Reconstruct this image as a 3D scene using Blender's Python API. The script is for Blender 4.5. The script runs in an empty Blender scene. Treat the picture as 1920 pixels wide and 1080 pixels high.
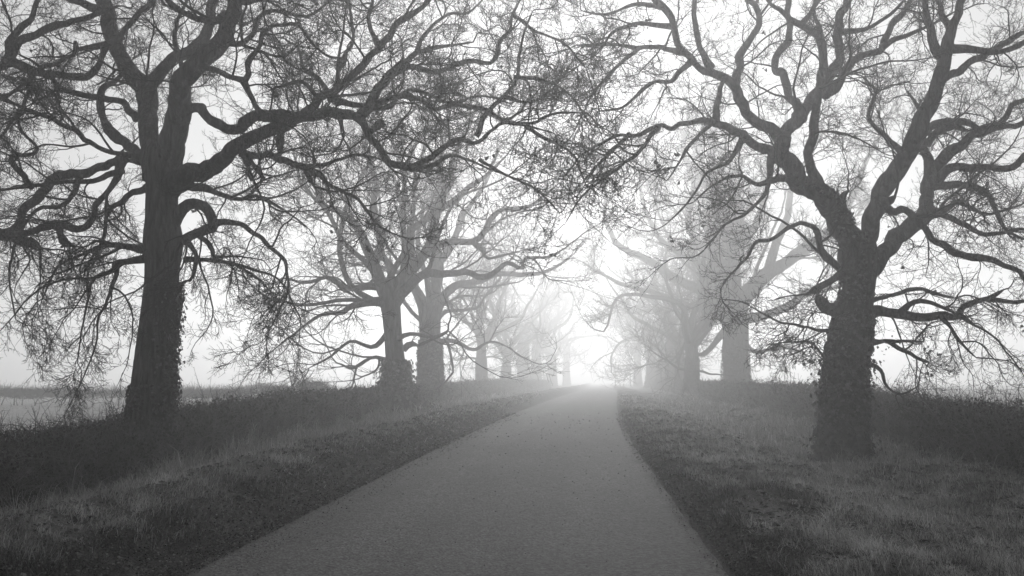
import bpy, math
import numpy as np
from math import radians
scene = bpy.context.scene
COL = scene.collection

# ------------------------------------------------------------------ camera
F = 2100.0                       # focal length in pixels of the 1920 px wide picture
CAM = np.array([0.96, 0.0, 1.5])
YAW = math.atan(128 / F); PITCH = math.atan(165 / F)
cd = bpy.data.cameras.new('camera'); cam = bpy.data.objects.new('camera', cd); COL.objects.link(cam)
cam.location = CAM; cam.rotation_euler = (math.pi / 2 + PITCH, 0, YAW)
cd.sensor_width = 36; cd.lens = F / 1920 * 36; cd.clip_start = 0.1; cd.clip_end = 3000
scene.camera = cam

# ------------------------------------------------------------------ sky, sun, exposure
SUN_EL, SUN_AZ = radians(17), radians(0.3)      # azimuth measured from +Y towards +X
w = bpy.data.worlds.new('World'); scene.world = w; w.use_nodes = True
nt = w.node_tree; nt.nodes.clear()
sky = nt.nodes.new('ShaderNodeTexSky'); sky.sky_type = 'NISHITA'; sky.sun_disc = False
sky.sun_elevation = SUN_EL; sky.sun_rotation = SUN_AZ
sky.dust_density = 8; sky.air_density = 1.0; sky.ozone_density = 1
bw = nt.nodes.new('ShaderNodeRGBToBW')
bg = nt.nodes.new('ShaderNodeBackground'); bg.inputs[1].default_value = 0.15
out = nt.nodes.new('ShaderNodeOutputWorld')
cap = nt.nodes.new('ShaderNodeMath'); cap.operation = 'MINIMUM'; cap.inputs[1].default_value = 4.3      # an overcast sky has no bright disc: its glare is evened out
nt.links.new(sky.outputs[0], bw.inputs[0]); nt.links.new(bw.outputs[0], cap.inputs[0]); nt.links.new(cap.outputs[0], bg.inputs[0]); nt.links.new(bg.outputs[0], out.inputs[0])
sd = bpy.data.lights.new('sun', 'SUN'); so = bpy.data.objects.new('sun', sd); COL.objects.link(so)
sd.energy = 1.9; sd.angle = radians(16); sd.color = (1, 1, 1)
so.rotation_euler = (math.pi / 2 - SUN_EL, 0, math.pi - SUN_AZ); so.location = (0, 60, 40)
vs = scene.view_settings; vs.view_transform = 'Standard'; vs.look = 'None'; vs.gamma = 1; vs.exposure = -.06
FOG = 0.0072
scene.cycles.volume_bounces = 4; scene.cycles.max_bounces = 8; scene.cycles.diffuse_bounces = 3
scene.cycles.transparent_max_bounces = 4
scene.cycles.use_denoising = True

# ------------------------------------------------------------------ helpers
RW = 2.16
def xc(y):
    return np.interp(y, [0, 22, 36, 50, 64, 78, 95, 130, 200, 420], [0, 0, .18, .5, .92, 1.4, 2.0, 3.0, 4.6, 8])

def at(u, v, d):
    """point seen at picture pixel (u, v) that stands at world distance y = d"""
    a, b = (u - 960) / F, -(v - 540) / F
    cp, sp, cy, sy = math.cos(PITCH), math.sin(PITCH), math.cos(YAW), math.sin(YAW)
    x, y, z = a, cp - b * sp, sp + b * cp
    X, Y = x * cy - y * sy, x * sy + y * cy
    k = d / Y
    return np.array([CAM[0] + X * k, d, CAM[2] + z * k])

def hash2(ix, iy, s=0):
    h = (ix * 374761393 + iy * 668265263 + s * 974634721) & 0x7fffffff
    h = (h ^ (h >> 13)) * 1274126177 & 0x7fffffff
    h = h ^ (h >> 16)
    return (h & 0xffff) / 65535.0
def vnoise(x, y, s=0):
    x = np.asarray(x, float); y = np.asarray(y, float)
    ix = np.floor(x).astype(np.int64); iy = np.floor(y).astype(np.int64)
    fx = x - ix; fy = y - iy; fx = fx * fx * (3 - 2 * fx); fy = fy * fy * (3 - 2 * fy)
    a = hash2(ix, iy, s); b = hash2(ix + 1, iy, s); c = hash2(ix, iy + 1, s); d = hash2(ix + 1, iy + 1, s)
    return (a * (1 - fx) + b * fx) * (1 - fy) + (c * (1 - fx) + d * fx) * fy
def fbm(x, y, s=0, o=4):
    r = 0; a = 1; t = 0
    for k in range(o):
        r = r + a * vnoise(x * 2 ** k, y * 2 ** k, s + k); t += a; a *= .5
    return r / t

def cn(x, y, s=0, o=4, g=2.6):
    """noise stretched to use the whole range 0..1"""
    return np.clip((fbm(x, y, s, o) - .5) * g + .5, 0, 1)

def ground_z(x, y):
    s = x - xc(y)
    z = np.interp(s, [-60, -9, -7.4, -6.6, -5.8, -5.0, -4.2, -3.4, -2.75, -2.35, -2.05, -1.9, 1.9, 2.06, 2.12, 2.24, 2.6, 3.4, 4.6, 5.6, 6.6, 7.6, 9, 60],
                  [0, 0, .08, .05, -.10, -.06, .18, .42, .26, .05, .0, -.04, -.04, -.03, .04, .19, .24, .20, -.02, -.10, .02, .10, .06, .05])
    off = np.clip((np.abs(s) - 2.05) / .8, 0, 1)
    z = z + off * (fbm(x * .9, y * .9, 3, 3) - .5) * .16 + off * (fbm(x * 3.3, y * 3.3, 9, 3) - .5) * .11
    return z - np.clip(y - 90, 0, 400) * .004

def make_mesh(name, V, Fc, mats, parent=None, smooth=True, tone=None):
    """V (n,3) float, Fc (m,3 or 4) int -> linked mesh object"""
    me = bpy.data.meshes.new(name)
    V = np.ascontiguousarray(V, dtype=np.float32); Fc = np.ascontiguousarray(Fc, dtype=np.int32)
    n, k = Fc.shape
    me.vertices.add(len(V)); me.vertices.foreach_set('co', V.ravel())
    me.loops.add(n * k); me.loops.foreach_set('vertex_index', Fc.ravel())
    me.polygons.add(n); me.polygons.foreach_set('loop_start', np.arange(n, dtype=np.int32) * k)
    if smooth: me.polygons.foreach_set('use_smooth', np.ones(n, dtype=bool))
    me.update(calc_edges=True)
    if tone is not None:
        tone = np.clip(tone, 0, 2.2)
        a = me.attributes.new('tone', 'FLOAT', 'POINT'); a.data.foreach_set('value', np.ascontiguousarray(tone, dtype=np.float32))
    me.materials.append(mats)
    o = bpy.data.objects.new(name, me); COL.objects.link(o)
    if parent is not None: o.parent = parent
    return o

def tag(o, label=None, cat=None, group=None, kind=None):
    if label: o['label'] = label
    if cat: o['category'] = cat
    if group: o['group'] = group
    if kind: o['kind'] = kind
    return o

def thing(name, loc, label, cat, group=None):
    o = bpy.data.objects.new(name, None); COL.objects.link(o); o.location = loc
    o.empty_display_size = .5
    return tag(o, label, cat, group)

def norm(v): return v / np.maximum(np.linalg.norm(v, axis=-1, keepdims=True), 1e-9)

def tubes(P, R, S, lump=0, rng=None):
    """N branches of K rings with S sides"""
    N, K, _ = P.shape
    T = norm(np.gradient(P, axis=1))
    a = np.where(np.abs(T[:, 0, 2:3]) > .9, np.array([[1., 0, 0]]), np.array([[0, 0, 1.]]))
    U = np.empty_like(P); U[:, 0] = norm(np.cross(T[:, 0], a))
    for k in range(1, K):
        u = U[:, k - 1] - (U[:, k - 1] * T[:, k]).sum(-1, keepdims=True) * T[:, k]
        U[:, k] = norm(u)
    W = np.cross(T, U)
    th = np.arange(S) * 2 * math.pi / S
    rr = R[:, :, None]
    if lump:
        ph = rng.uniform(0, 6.28, (N, 1, 1)); s = np.arange(K)[None, :, None]
        rr = rr * (1 + lump * (np.sin(3 * th + ph + s * .35) + np.sin(5 * th - ph * 2 - s * .8) * .7 + rng.uniform(-.8, .8, (N, K, S)) * .6))
    V = P[:, :, None] + rr[..., None] * (np.cos(th)[:, None] * U[:, :, None] + np.sin(th)[:, None] * W[:, :, None])
    i = np.arange(N)[:, None, None] * K * S + np.arange(K - 1)[None, :, None] * S
    j = np.arange(S)[None, None]; j2 = (j + 1) % S
    Fc = np.stack([i + j, i + j2, i + S + j2, i + S + j], -1).reshape(-1, 4)
    return V.reshape(-1, 3), Fc

def merge(parts):
    Vs, Fs, n = [], [], 0
    for V, Fc in parts:
        Vs.append(V); Fs.append(Fc + n); n += len(V)
    return np.concatenate(Vs), np.concatenate(Fs)

def leaves(C, size, rng, nrm=None, spread=1.0, length=1.3):
    """folded leaf of two quads at every point of C"""
    n = len(C)
    A = norm(rng.normal(size=(n, 3)))
    if nrm is not None: A = norm(nrm + A * spread)
    B = norm(np.cross(A, rng.normal(size=(n, 3))))
    D = np.cross(A, B)
    s = (size * rng.uniform(.6, 1.4, n))[:, None]
    mid0, mid1 = C - D * s * .5 * length, C + D * s * .5 * length
    l0 = C - B * s * .5 + A * s * .22; r0 = C + B * s * .5 + A * s * .22
    V = np.stack([mid0, r0, mid1, l0], 1)
    i = np.arange(n)[:, None] * 4
    Fc = np.concatenate([i + [0, 1, 2], i + [0, 2, 3]])
    return V.reshape(-1, 3), Fc

# --------- branch growing, one whole level at a time
def seeds(rng, P, R, M, t0, t1):
    N, K, _ = P.shape
    t = t0 + (t1 - t0) * (np.arange(M)[None] + rng.random((N, M))) / M
    f = t * (K - 1); i = np.minimum(f.astype(int), K - 2); f = (f - i)[..., None]
    n = np.arange(N)[:, None]
    p = P[n, i] * (1 - f) + P[n, i + 1] * f
    T = norm(P[n, i + 1] - P[n, i]); r = R[n, i]
    return p.reshape(-1, 3), T.reshape(-1, 3), r.reshape(-1), t.reshape(-1)

def grow(rng, p, T, r, t, L, ang, K, wig, trop, rf=.6, rk=.012, tip=.002, out=None, fall=.5, lift=0.):
    n = len(p)
    perp = rng.normal(size=(n, 3)); perp[:, 2] += lift
    perp = norm(np.cross(T, np.cross(perp, T)))
    a = np.clip(rng.normal(ang, .28, n), .15, 2.0)[:, None]
    D = T * np.cos(a) + perp * np.sin(a)
    if out is not None: D = norm(D + out)
    ln = L * rng.lognormal(0, .35, n) * (1 - fall * t)
    r0 = np.minimum(rf * r, rk * ln + tip)
    P = np.empty((n, K, 3)); P[:, 0] = p; W = np.zeros((n, 3))
    st = (ln / (K - 1))[:, None]
    tv = np.zeros((n, 3)); tv[:, 2] = trop if np.isscalar(trop) else trop
    for k in range(1, K):
        W = W * .35 + rng.normal(size=(n, 3)) * wig
        D = norm(D + W + tv)
        P[:, k] = P[:, k - 1] + D * st
    s = np.linspace(0, 1, K)[None]
    R = r0[:, None] * (1 - s * .78) ; R = np.maximum(R, tip * (1 - .5 * s))
    return P, R

def spline(pts, step):
    """Catmull-Rom through rows (x,y,z,r); returns resampled P, R"""
    p = np.array(pts, float)
    q = np.vstack([2 * p[0] - p[1], p, 2 * p[-1] - p[-2]])
    o = []
    for i in range(1, len(q) - 2):
        n = 8; t = np.linspace(0, 1, n, endpoint=False)[:, None]
        o.append(.5 * (2 * q[i] + (q[i + 1] - q[i - 1]) * t + (2 * q[i - 1] - 5 * q[i] + 4 * q[i + 1] - q[i + 2]) * t ** 2 + (3 * q[i] - q[i - 1] - 3 * q[i + 1] + q[i + 2]) * t ** 3))
    o = np.vstack(o + [p[-1:]])
    s = np.concatenate([[0], np.cumsum(np.linalg.norm(np.diff(o[:, :3], axis=0), axis=1))])
    m = max(4, int(s[-1] / step) + 1); ss = np.linspace(0, s[-1], m)
    r = np.stack([np.interp(ss, s, o[:, k]) for k in range(4)], 1)
    return r[:, :3], np.maximum(r[:, 3], .002)

# ------------------------------------------------------------------ materials (the place is seen in black and white)
def material(name, lo, hi, scale=4, rough=.9, bump=.4, bscale=30, stretch=(1, 1, 1), tone=0, bdist=.02, detail=6, spec=.25):
    m = bpy.data.materials.new(name); m.use_nodes = True; t = m.node_tree; N = t.nodes; Lk = t.links
    b = N['Principled BSDF']; b.inputs['Roughness'].default_value = rough; b.inputs['Specular IOR Level'].default_value = spec
    tc = N.new('ShaderNodeTexCoord'); mp = N.new('ShaderNodeMapping'); mp.inputs['Scale'].default_value = stretch
    Lk.new(tc.outputs['Object'], mp.inputs[0])
    n1 = N.new('ShaderNodeTexNoise'); n1.inputs['Scale'].default_value = scale; n1.inputs['Detail'].default_value = detail
    n1.inputs['Roughness'].default_value = .65
    Lk.new(mp.outputs[0], n1.inputs['Vector'])
    r = N.new('ShaderNodeMapRange'); r.inputs['From Min'].default_value = .3; r.inputs['From Max'].default_value = .7
    r.inputs['To Min'].default_value = lo; r.inputs['To Max'].default_value = hi
    Lk.new(n1.outputs['Fac'], r.inputs['Value']); val = r.outputs[0]
    if tone:
        at_ = N.new('ShaderNodeAttribute'); at_.attribute_name = 'tone'
        mm = N.new('ShaderNodeMath'); mm.operation = 'MULTIPLY'
        Lk.new(val, mm.inputs[0]); Lk.new(at_.outputs['Fac'], mm.inputs[1]); val = mm.outputs[0]
    Lk.new(val, b.inputs['Base Color'])
    if bump:
        n2 = N.new('ShaderNodeTexNoise'); n2.inputs['Scale'].default_value = bscale; n2.inputs['Detail'].default_value = 5
        Lk.new(mp.outputs[0], n2.inputs['Vector'])
        bp = N.new('ShaderNodeBump'); bp.inputs['Strength'].default_value = bump; bp.inputs['Distance'].default_value = bdist
        Lk.new(n2.outputs['Fac'], bp.inputs['Height']); Lk.new(bp.outputs[0], b.inputs['Normal'])
    return m
M_bark = material('bark', .015, .12, scale=13, bump=1, bscale=22, stretch=(1, 1, .16), bdist=.12)
M_twig = material('twig_bark', .02, .04, scale=5, bump=0)
M_ivy = material('ivy_leaf', .02, .10, scale=16, rough=.62, bump=0, spec=.25, tone=1)
M_deadleaf = material('dead_leaf', .03, .16, scale=20, rough=.7, bump=0)
M_hedgeleaf = material('hedge_leaf', .01, .075, scale=3, rough=.75, bump=0, tone=1)
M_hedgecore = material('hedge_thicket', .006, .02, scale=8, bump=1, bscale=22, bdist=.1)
M_hedgetwig = material('hedge_twig', .03, .22, scale=3, bump=0)
M_bushtwig = material('bush_twig', .06, .2, scale=3, bump=0)
M_grass = material('verge_grass', .12, .5, scale=1.3, rough=.8, bump=0, tone=1, detail=8)
M_drygrass = material('dry_grass', .3, .6, scale=2, rough=.8, bump=0, tone=1)
M_litter = material('leaf_litter', .02, .16, scale=25, rough=.8, bump=0, tone=1)
M_stick = material('fallen_stick', .05, .2, scale=6, rough=.9, bump=0)

def ground_material():
    m = bpy.data.materials.new('earth_and_turf'); m.use_nodes = True; t = m.node_tree; N = t.nodes; Lk = t.links
    b = N['Principled BSDF']; b.inputs['Roughness'].default_value = .95; b.inputs['Specular IOR Level'].default_value = .15
    tc = N.new('ShaderNodeTexCoord')
    at_ = N.new('ShaderNodeAttribute'); at_.attribute_name = 'tone'
    n1 = N.new('ShaderNodeTexNoise'); n1.inputs['Scale'].default_value = 7; n1.inputs['Detail'].default_value = 9; n1.inputs['Roughness'].default_value = .7
    Lk.new(tc.outputs['Object'], n1.inputs['Vector'])
    r = N.new('ShaderNodeMapRange'); r.inputs['From Min'].default_value = .32; r.inputs['From Max'].default_value = .68
    r.inputs['To Min'].default_value = .5; r.inputs['To Max'].default_value = 1.5
    Lk.new(n1.outputs['Fac'], r.inputs['Value'])
    mm = N.new('ShaderNodeMath'); mm.operation = 'MULTIPLY'; Lk.new(r.outputs[0], mm.inputs[0]); Lk.new(at_.outputs['Fac'], mm.inputs[1])
    Lk.new(mm.outputs[0], b.inputs['Base Color'])
    n2 = N.new('ShaderNodeTexNoise'); n2.inputs['Scale'].default_value = 24; n2.inputs['Detail'].default_value = 8
    Lk.new(tc.outputs['Object'], n2.inputs['Vector'])
    bp = N.new('ShaderNodeBump'); bp.inputs['Strength'].default_value = 1; bp.inputs['Distance'].default_value = .05
    Lk.new(n2.outputs['Fac'], bp.inputs['Height']); Lk.new(bp.outputs[0], b.inputs['Normal'])
    return m
M_ground = ground_material()

def road_material():
    m = bpy.data.materials.new('worn_asphalt'); m.use_nodes = True; t = m.node_tree; N = t.nodes; Lk = t.links
    b = N['Principled BSDF']; b.inputs['Roughness'].default_value = .8; b.inputs['Specular IOR Level'].default_value = .22
    tc = N.new('ShaderNodeTexCoord')
    vo = N.new('ShaderNodeTexVoronoi'); vo.inputs['Scale'].default_value = 48; Lk.new(tc.outputs['Object'], vo.inputs['Vector'])
    chip = N.new('ShaderNodeSeparateColor'); Lk.new(vo.outputs['Color'], chip.inputs[0])
    r1 = N.new('ShaderNodeMapRange'); r1.inputs['To Min'].default_value = .018; r1.inputs['To Max'].default_value = .135; Lk.new(chip.outputs[0], r1.inputs['Value'])
    n1 = N.new('ShaderNodeTexNoise'); n1.inputs['Scale'].default_value = 1.1; n1.inputs['Detail'].default_value = 8; n1.inputs['Roughness'].default_value = .65
    mp = N.new('ShaderNodeMapping'); mp.inputs['Scale'].default_value = (1, .18, 1); Lk.new(tc.outputs['Object'], mp.inputs[0]); Lk.new(mp.outputs[0], n1.inputs['Vector'])
    r2 = N.new('ShaderNodeMapRange'); r2.inputs['From Min'].default_value = .3; r2.inputs['From Max'].default_value = .7
    r2.inputs['To Min'].default_value = .78; r2.inputs['To Max'].default_value = 1.22; Lk.new(n1.outputs['Fac'], r2.inputs['Value'])
    at_ = N.new('ShaderNodeAttribute'); at_.attribute_name = 'tone'
    a = N.new('ShaderNodeMath'); a.operation = 'MULTIPLY'; Lk.new(r1.outputs[0], a.inputs[0]); Lk.new(r2.outputs[0], a.inputs[1])
    n3 = N.new('ShaderNodeTexNoise'); n3.inputs['Scale'].default_value = 17; n3.inputs['Detail'].default_value = 6; n3.inputs['Roughness'].default_value = .8
    Lk.new(tc.outputs['Object'], n3.inputs['Vector'])
    r3 = N.new('ShaderNodeMapRange'); r3.inputs['From Min'].default_value = .35; r3.inputs['From Max'].default_value = .65
    r3.inputs['To Min'].default_value = .55; r3.inputs['To Max'].default_value = 1.45; Lk.new(n3.outputs['Fac'], r3.inputs['Value'])
    a2 = N.new('ShaderNodeMath'); a2.operation = 'MULTIPLY'; Lk.new(a.outputs[0], a2.inputs[0]); Lk.new(r3.outputs[0], a2.inputs[1]); a = a2
    c = N.new('ShaderNodeMath'); c.operation = 'MULTIPLY'; Lk.new(a.outputs[0], c.inputs[0]); Lk.new(at_.outputs['Fac'], c.inputs[1])
    Lk.new(c.outputs[0], b.inputs['Base Color'])
    bp = N.new('ShaderNodeBump'); bp.inputs['Strength'].default_value = .8; bp.inputs['Distance'].default_value = .012
    Lk.new(vo.outputs['Distance'], bp.inputs['Height']); Lk.new(bp.outputs[0], b.inputs['Normal'])
    return m
M_road = road_material()

# ------------------------------------------------------------------ ground and road
def grid(xs, ys):
    X, Y = np.meshgrid(xs, ys); nx = len(xs); ny = len(ys)
    i = (np.arange(ny - 1)[:, None] * nx + np.arange(nx - 1)[None]).ravel()
    return X, Y, np.stack([i, i + 1, i + nx + 1, i + nx], 1)

xs = np.concatenate([-np.geomspace(400, 12.5, 34), np.arange(-12, -5, .2), np.arange(-5, 9, .09), np.arange(9, 14, .25), np.geomspace(14.5, 400, 34)])
ys = np.concatenate([np.linspace(-60, 0, 16), np.arange(1, 5, .5), np.arange(5, 26, .09), np.arange(26, 60, .3), np.arange(60, 130, 1.2), np.geomspace(132, 420, 24)])
X, Y, Fc = grid(xs, ys); X = X + xc(Y) * np.clip(1.3 - np.abs(X) / 60, 0, 1)
Z = ground_z(X, Y)
S_ = X - xc(Y)
j = (fbm(X * 1.7, Y * 1.7, 21, 4) - .5)
soil = np.interp(S_ + j * .7, [-3.3, -2.7, -2.0, 2.0, 2.3, 2.6], [.11, .035, .03, .025, .03, .12]) * (.6 + .9 * cn(X * 2.5, Y * 2.5, 61, 3))
field = np.clip((np.abs(S_) - 8.2) / 1.5, 0, 1)
tone = soil * (1 - field) + field * .44 * (.85 + .3 * fbm(X * .12, Y * .5, 33, 3))
g = make_mesh('ground', np.stack([X, Y, Z], -1).reshape(-1, 3), Fc, M_ground, tone=tone.ravel())
tag(g, 'turf verges and pale stubble fields either side of the lane', 'ground', kind='structure')

rx = np.concatenate([[-1, -.985, -.97, -.95], np.linspace(-.92, .92, 34), [.95, .97, .985, 1]])
ry = np.concatenate([np.linspace(-60, 4, 14), np.arange(4.2, 40, .12), np.arange(40, 130, .8), np.geomspace(132, 415, 20)])
X, Y, Fc = grid(rx, ry)
el = RW + .03 + (fbm(Y * 1.1, Y * 0 + 3, 5, 5) - .5) * .3 ; er = RW + (fbm(Y * 1.3, Y * 0 + 8, 6, 5) - .5) * .16
XX = np.where(X < 0, X * el, X * er)
edge = np.clip((np.abs(X) - .955) / .045, 0, 1)
ZZ = .034 - .03 * X ** 2 - edge * .03 - np.clip(Y - 90, 0, 400) * .004 + (fbm(XX * .7, Y * .25, 2, 2) - .5) * .012
wheel = np.exp(-((np.abs(XX + .1) - .85) / .32) ** 2)
dirt = (cn(XX * 2.5, Y * 2.0, 12, 4) - .5)
ed = np.interp(X + dirt * .16, [-1.04, -.98, -.93, -.86, .92, .96, 1.0], [.3, .5, .8, 1, 1, .75, .35])
tone = (.9 + .2 * wheel - .2 * np.exp(-((XX - .62) / .3) ** 2)) * ed * (.92 + .16 * fbm(XX * 1.5, Y * .3, 44, 4))
r = make_mesh('road', np.stack([XX + xc(Y), Y, ZZ], -1).reshape(-1, 3), Fc, M_road, tone=tone.ravel())
tag(r, 'narrow unmarked asphalt lane running straight into the fog', 'road', kind='structure')

# ------------------------------------------------------------------ trees
def root_flare(u, v0, d, r):
    return None

class Tree:
    """limbs traced as picture columns (u, v, radius px) are set out at real distances and sizes round distance d"""
    def __init__(self, d, seed):
        self.d = d; self.rng = np.random.default_rng(seed); self.limbs = []; self.trunk = None
    def trace(self, pts, drift=0, root=False, wob=.5):
        pts = np.array(pts, float)
        d0 = self.d
        if self.trunk is not None:                       # start from the nearest limb already there
            best = 1e9
            for P2, D2 in self.px:
                q = ((P2 - pts[0, :2]) ** 2).sum(1); k = q.argmin()
                if q[k] < best: best = q[k]; d0 = D2[k]
        s = np.concatenate([[0], np.cumsum(np.hypot(*np.diff(pts[:, :2], axis=0).T))]); s = s / s[-1]
        dd = d0 + drift * s ** .8
        W = np.array([np.append(at(p[0], p[1], q), p[2] * q / F) for p, q in zip(pts, dd)])
        if not root and len(W) > 2:
            L = np.linalg.norm(W[-1, :3] - W[0, :3])
            W[1:-1, 1] += self.rng.normal(0, .05 * L * wob, len(W) - 2)
        P, R = spline(W, .10 if self.d < 30 else .22)
        n = len(P)
        if not root:
            def wander(c): return np.stack([np.convolve(q, [.25, .5, .25], 'same') for q in self.rng.normal(size=(c, n))], -1)
            j = wander(3) * np.minimum(R, .065)[:, None] * .42
            j[0] = 0; P = P + j
            k = np.arange(n); R = R * (.93 - .22 * k / n)
            R = R * (1 + np.where(R > .1, .035, .10) * wander(1)[:, 0].clip(-1.5, 1.5)) * (1 + (.30 if R[0] < .12 else .08) * np.exp(-k / 2.5))
            for _ in range(self.rng.integers(0, 3)):          # knots and old wounds
                R = R * (1 + (.22 if R[0] < .12 else .09) * np.exp(-((k - self.rng.uniform(0, n)) / 1.3) ** 2))
        if self.trunk is None: self.px = []
        uu = np.interp(np.linspace(0, 1, n), s, pts[:, 0]); vv = np.interp(np.linspace(0, 1, n), s, pts[:, 1])
        self.px.append((np.stack([uu, vv], 1), P[:, 1]))
        if root: self.trunk = (P, R)
        else: self.limbs.append((P, R))
        return P, R

def limb_seeds(rng, limbs, per_m, t0=.1, power=1.0, thick=.12):
    ps, Ts, rs, ts = [], [], [], []
    for P, R in limbs:
        L = np.linalg.norm(np.diff(P, axis=0), axis=1).sum()
        n = rng.poisson(per_m * L * (1.0 if R.mean() < thick else .5))
        if n == 0: continue
        t = t0 + (1 - t0) * rng.random(n) ** power
        f = t * (len(P) - 1); i = np.minimum(f.astype(int), len(P) - 2); f = (f - i)[:, None]
        ps.append(P[i] * (1 - f) + P[i + 1] * f); Ts.append(norm(P[i + 1] - P[i])); rs.append(R[i]); ts.append(t)
    # every tip carries on as a finer branch
    for P, R in limbs:
        ps.append(P[-1:]); Ts.append(norm(P[-1:] - P[-3:-2])); rs.append(R[-1:] * 1.6); ts.append(np.array([.2]))
    return np.concatenate(ps), np.concatenate(Ts), np.concatenate(rs), np.concatenate(ts)

def trunk_mesh(P, R, S, rng, ridge=.03):
    V, Fc = tubes(P[None], R[None], S)
    K = len(P); V = V.reshape(K, S, 3)
    c = P[:, None]; dv = V - c
    th = np.arange(S) * 2 * math.pi / S
    h = (P[:, 2] - P[0, 2])[:, None]
    root = np.clip(1 - h / .9, 0, 1) ** 2
    f = 1 + root * .18 * (1 + np.sin(5 * th + 1)[None]) + ridge * np.sin(7 * th[None] + h * .6) + .05 * np.sin(2 * th[None] + h * 1.7 + 1) \
        + ridge * 1.5 * (vnoise(np.arange(S)[None] * .8 + 5, h * 1.1, 3) - .5) + ridge * .5 * rng.uniform(-1, 1, (K, S))
    return (c + dv * f[..., None]).reshape(-1, 3), Fc

def ivy_on(P, R, n, size, rng, t0, t1, az=None, lift=.03, thin=None):
    k = (t0 + (t1 - t0) * rng.random(n) ** 1.35) * (len(P) - 1); i = np.minimum(k.astype(int), len(P) - 2); f = (k - i)[:, None]
    c = P[i] * (1 - f) + P[i + 1] * f; r = R[i]
    a = rng.uniform(0, 2 * math.pi, n) if az is None else rng.normal(az[0], az[1], n)
    nr = np.stack([np.cos(a), np.sin(a), np.zeros(n)], 1)
    if thin is not None:
        keep = vnoise(a * 5 + 3, c[:, 2] * 2.6, 7) + .25 * rng.random(n) > thin
        c, r, nr, n = c[keep], r[keep], nr[keep], keep.sum()
    off = np.abs(rng.normal(0, lift, n)) * np.clip(1.25 - (k / (len(P) - 1))[:len(i)][:n] / max(t1, .01) if thin is None else 1.0, .3, 1) + .015
    return leaves(c + nr * (r + off)[:, None], size, rng, nrm=nr + [0, 0, .3], spread=.6)

def finish_tree(tree, name, label, group, levels, ivy=None, trunkS=20, limbS=9, dead=0, extra=None, sprig=None):
    """levels: dicts for grow(); level 0 springs from the limbs"""
    rng = tree.rng; P, R = tree.trunk
    base = P[0].copy(); base[2] = ground_z(base[0], base[1])
    root = thing(name, tuple(base), label, 'tree', group)
    make_mesh('trunk', *(lambda a: (a[0] - base, a[1]))(trunk_mesh(P, R, trunkS, rng)), M_bark, root)
    for Pl, Rl in tree.limbs:
        tip = Rl.copy(); tip[-1] *= .5
        V, Fq = tubes(Pl[None], tip[None], limbS if Rl.max() > .05 else 6, lump=.035, rng=rng)
        make_mesh('limb', V - base, Fq, M_bark, root)
    parts = []; cur = None
    for li, lv in enumerate(levels):
        lv = dict(lv); M = lv.pop('M'); S = lv.pop('S', 3); t0 = lv.pop('t0', .12); grp = lv.pop('power', 1.0); low = lv.pop('low', None)
        if li == 0:
            p, T, r, t = limb_seeds(rng, tree.limbs, M, t0, grp)
        else:
            p, T, r, t = seeds(rng, cur[0], cur[1], M, t0, 1.0)
        if low is not None:                               # twigs low in the crown hang, the others rise
            lv['trop'] = np.where((p[:, 2] < low[0]) & (np.abs(p[:, 0]) > 3.2), low[1], lv['trop'])
        cur = grow(rng, p, T, r, t, **lv)
        parts.append(tubes(cur[0], cur[1], S))
    if extra: parts += extra
    V, Fq = merge(parts)
    make_mesh('crown', V - base, Fq, M_twig, root)
    if dead:
        tips = cur[0][rng.integers(0, len(cur[0]), dead), -1]
        tips = np.repeat(tips, 3, 0) + rng.normal(0, .035, (dead * 3, 3))
        if sprig is not None: tips = np.concatenate([tips, np.repeat(sprig, 6, 0) + rng.normal(0, .08, (len(sprig) * 6, 3))])
        V, Fq = leaves(tips, .055, rng); make_mesh('dead_leaves', V - base, Fq, M_deadleaf, root)
    if ivy:
        V, Fq = merge([ivy_on(P, R, rng=rng, **k) if 'P' not in k else ivy_on(rng=rng, **k) for k in ivy])
        make_mesh('ivy', V - base, Fq, M_ivy, root, smooth=False, tone=np.repeat(rng.lognormal(-.1, .75, len(V) // 4), 4))
    return root

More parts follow.
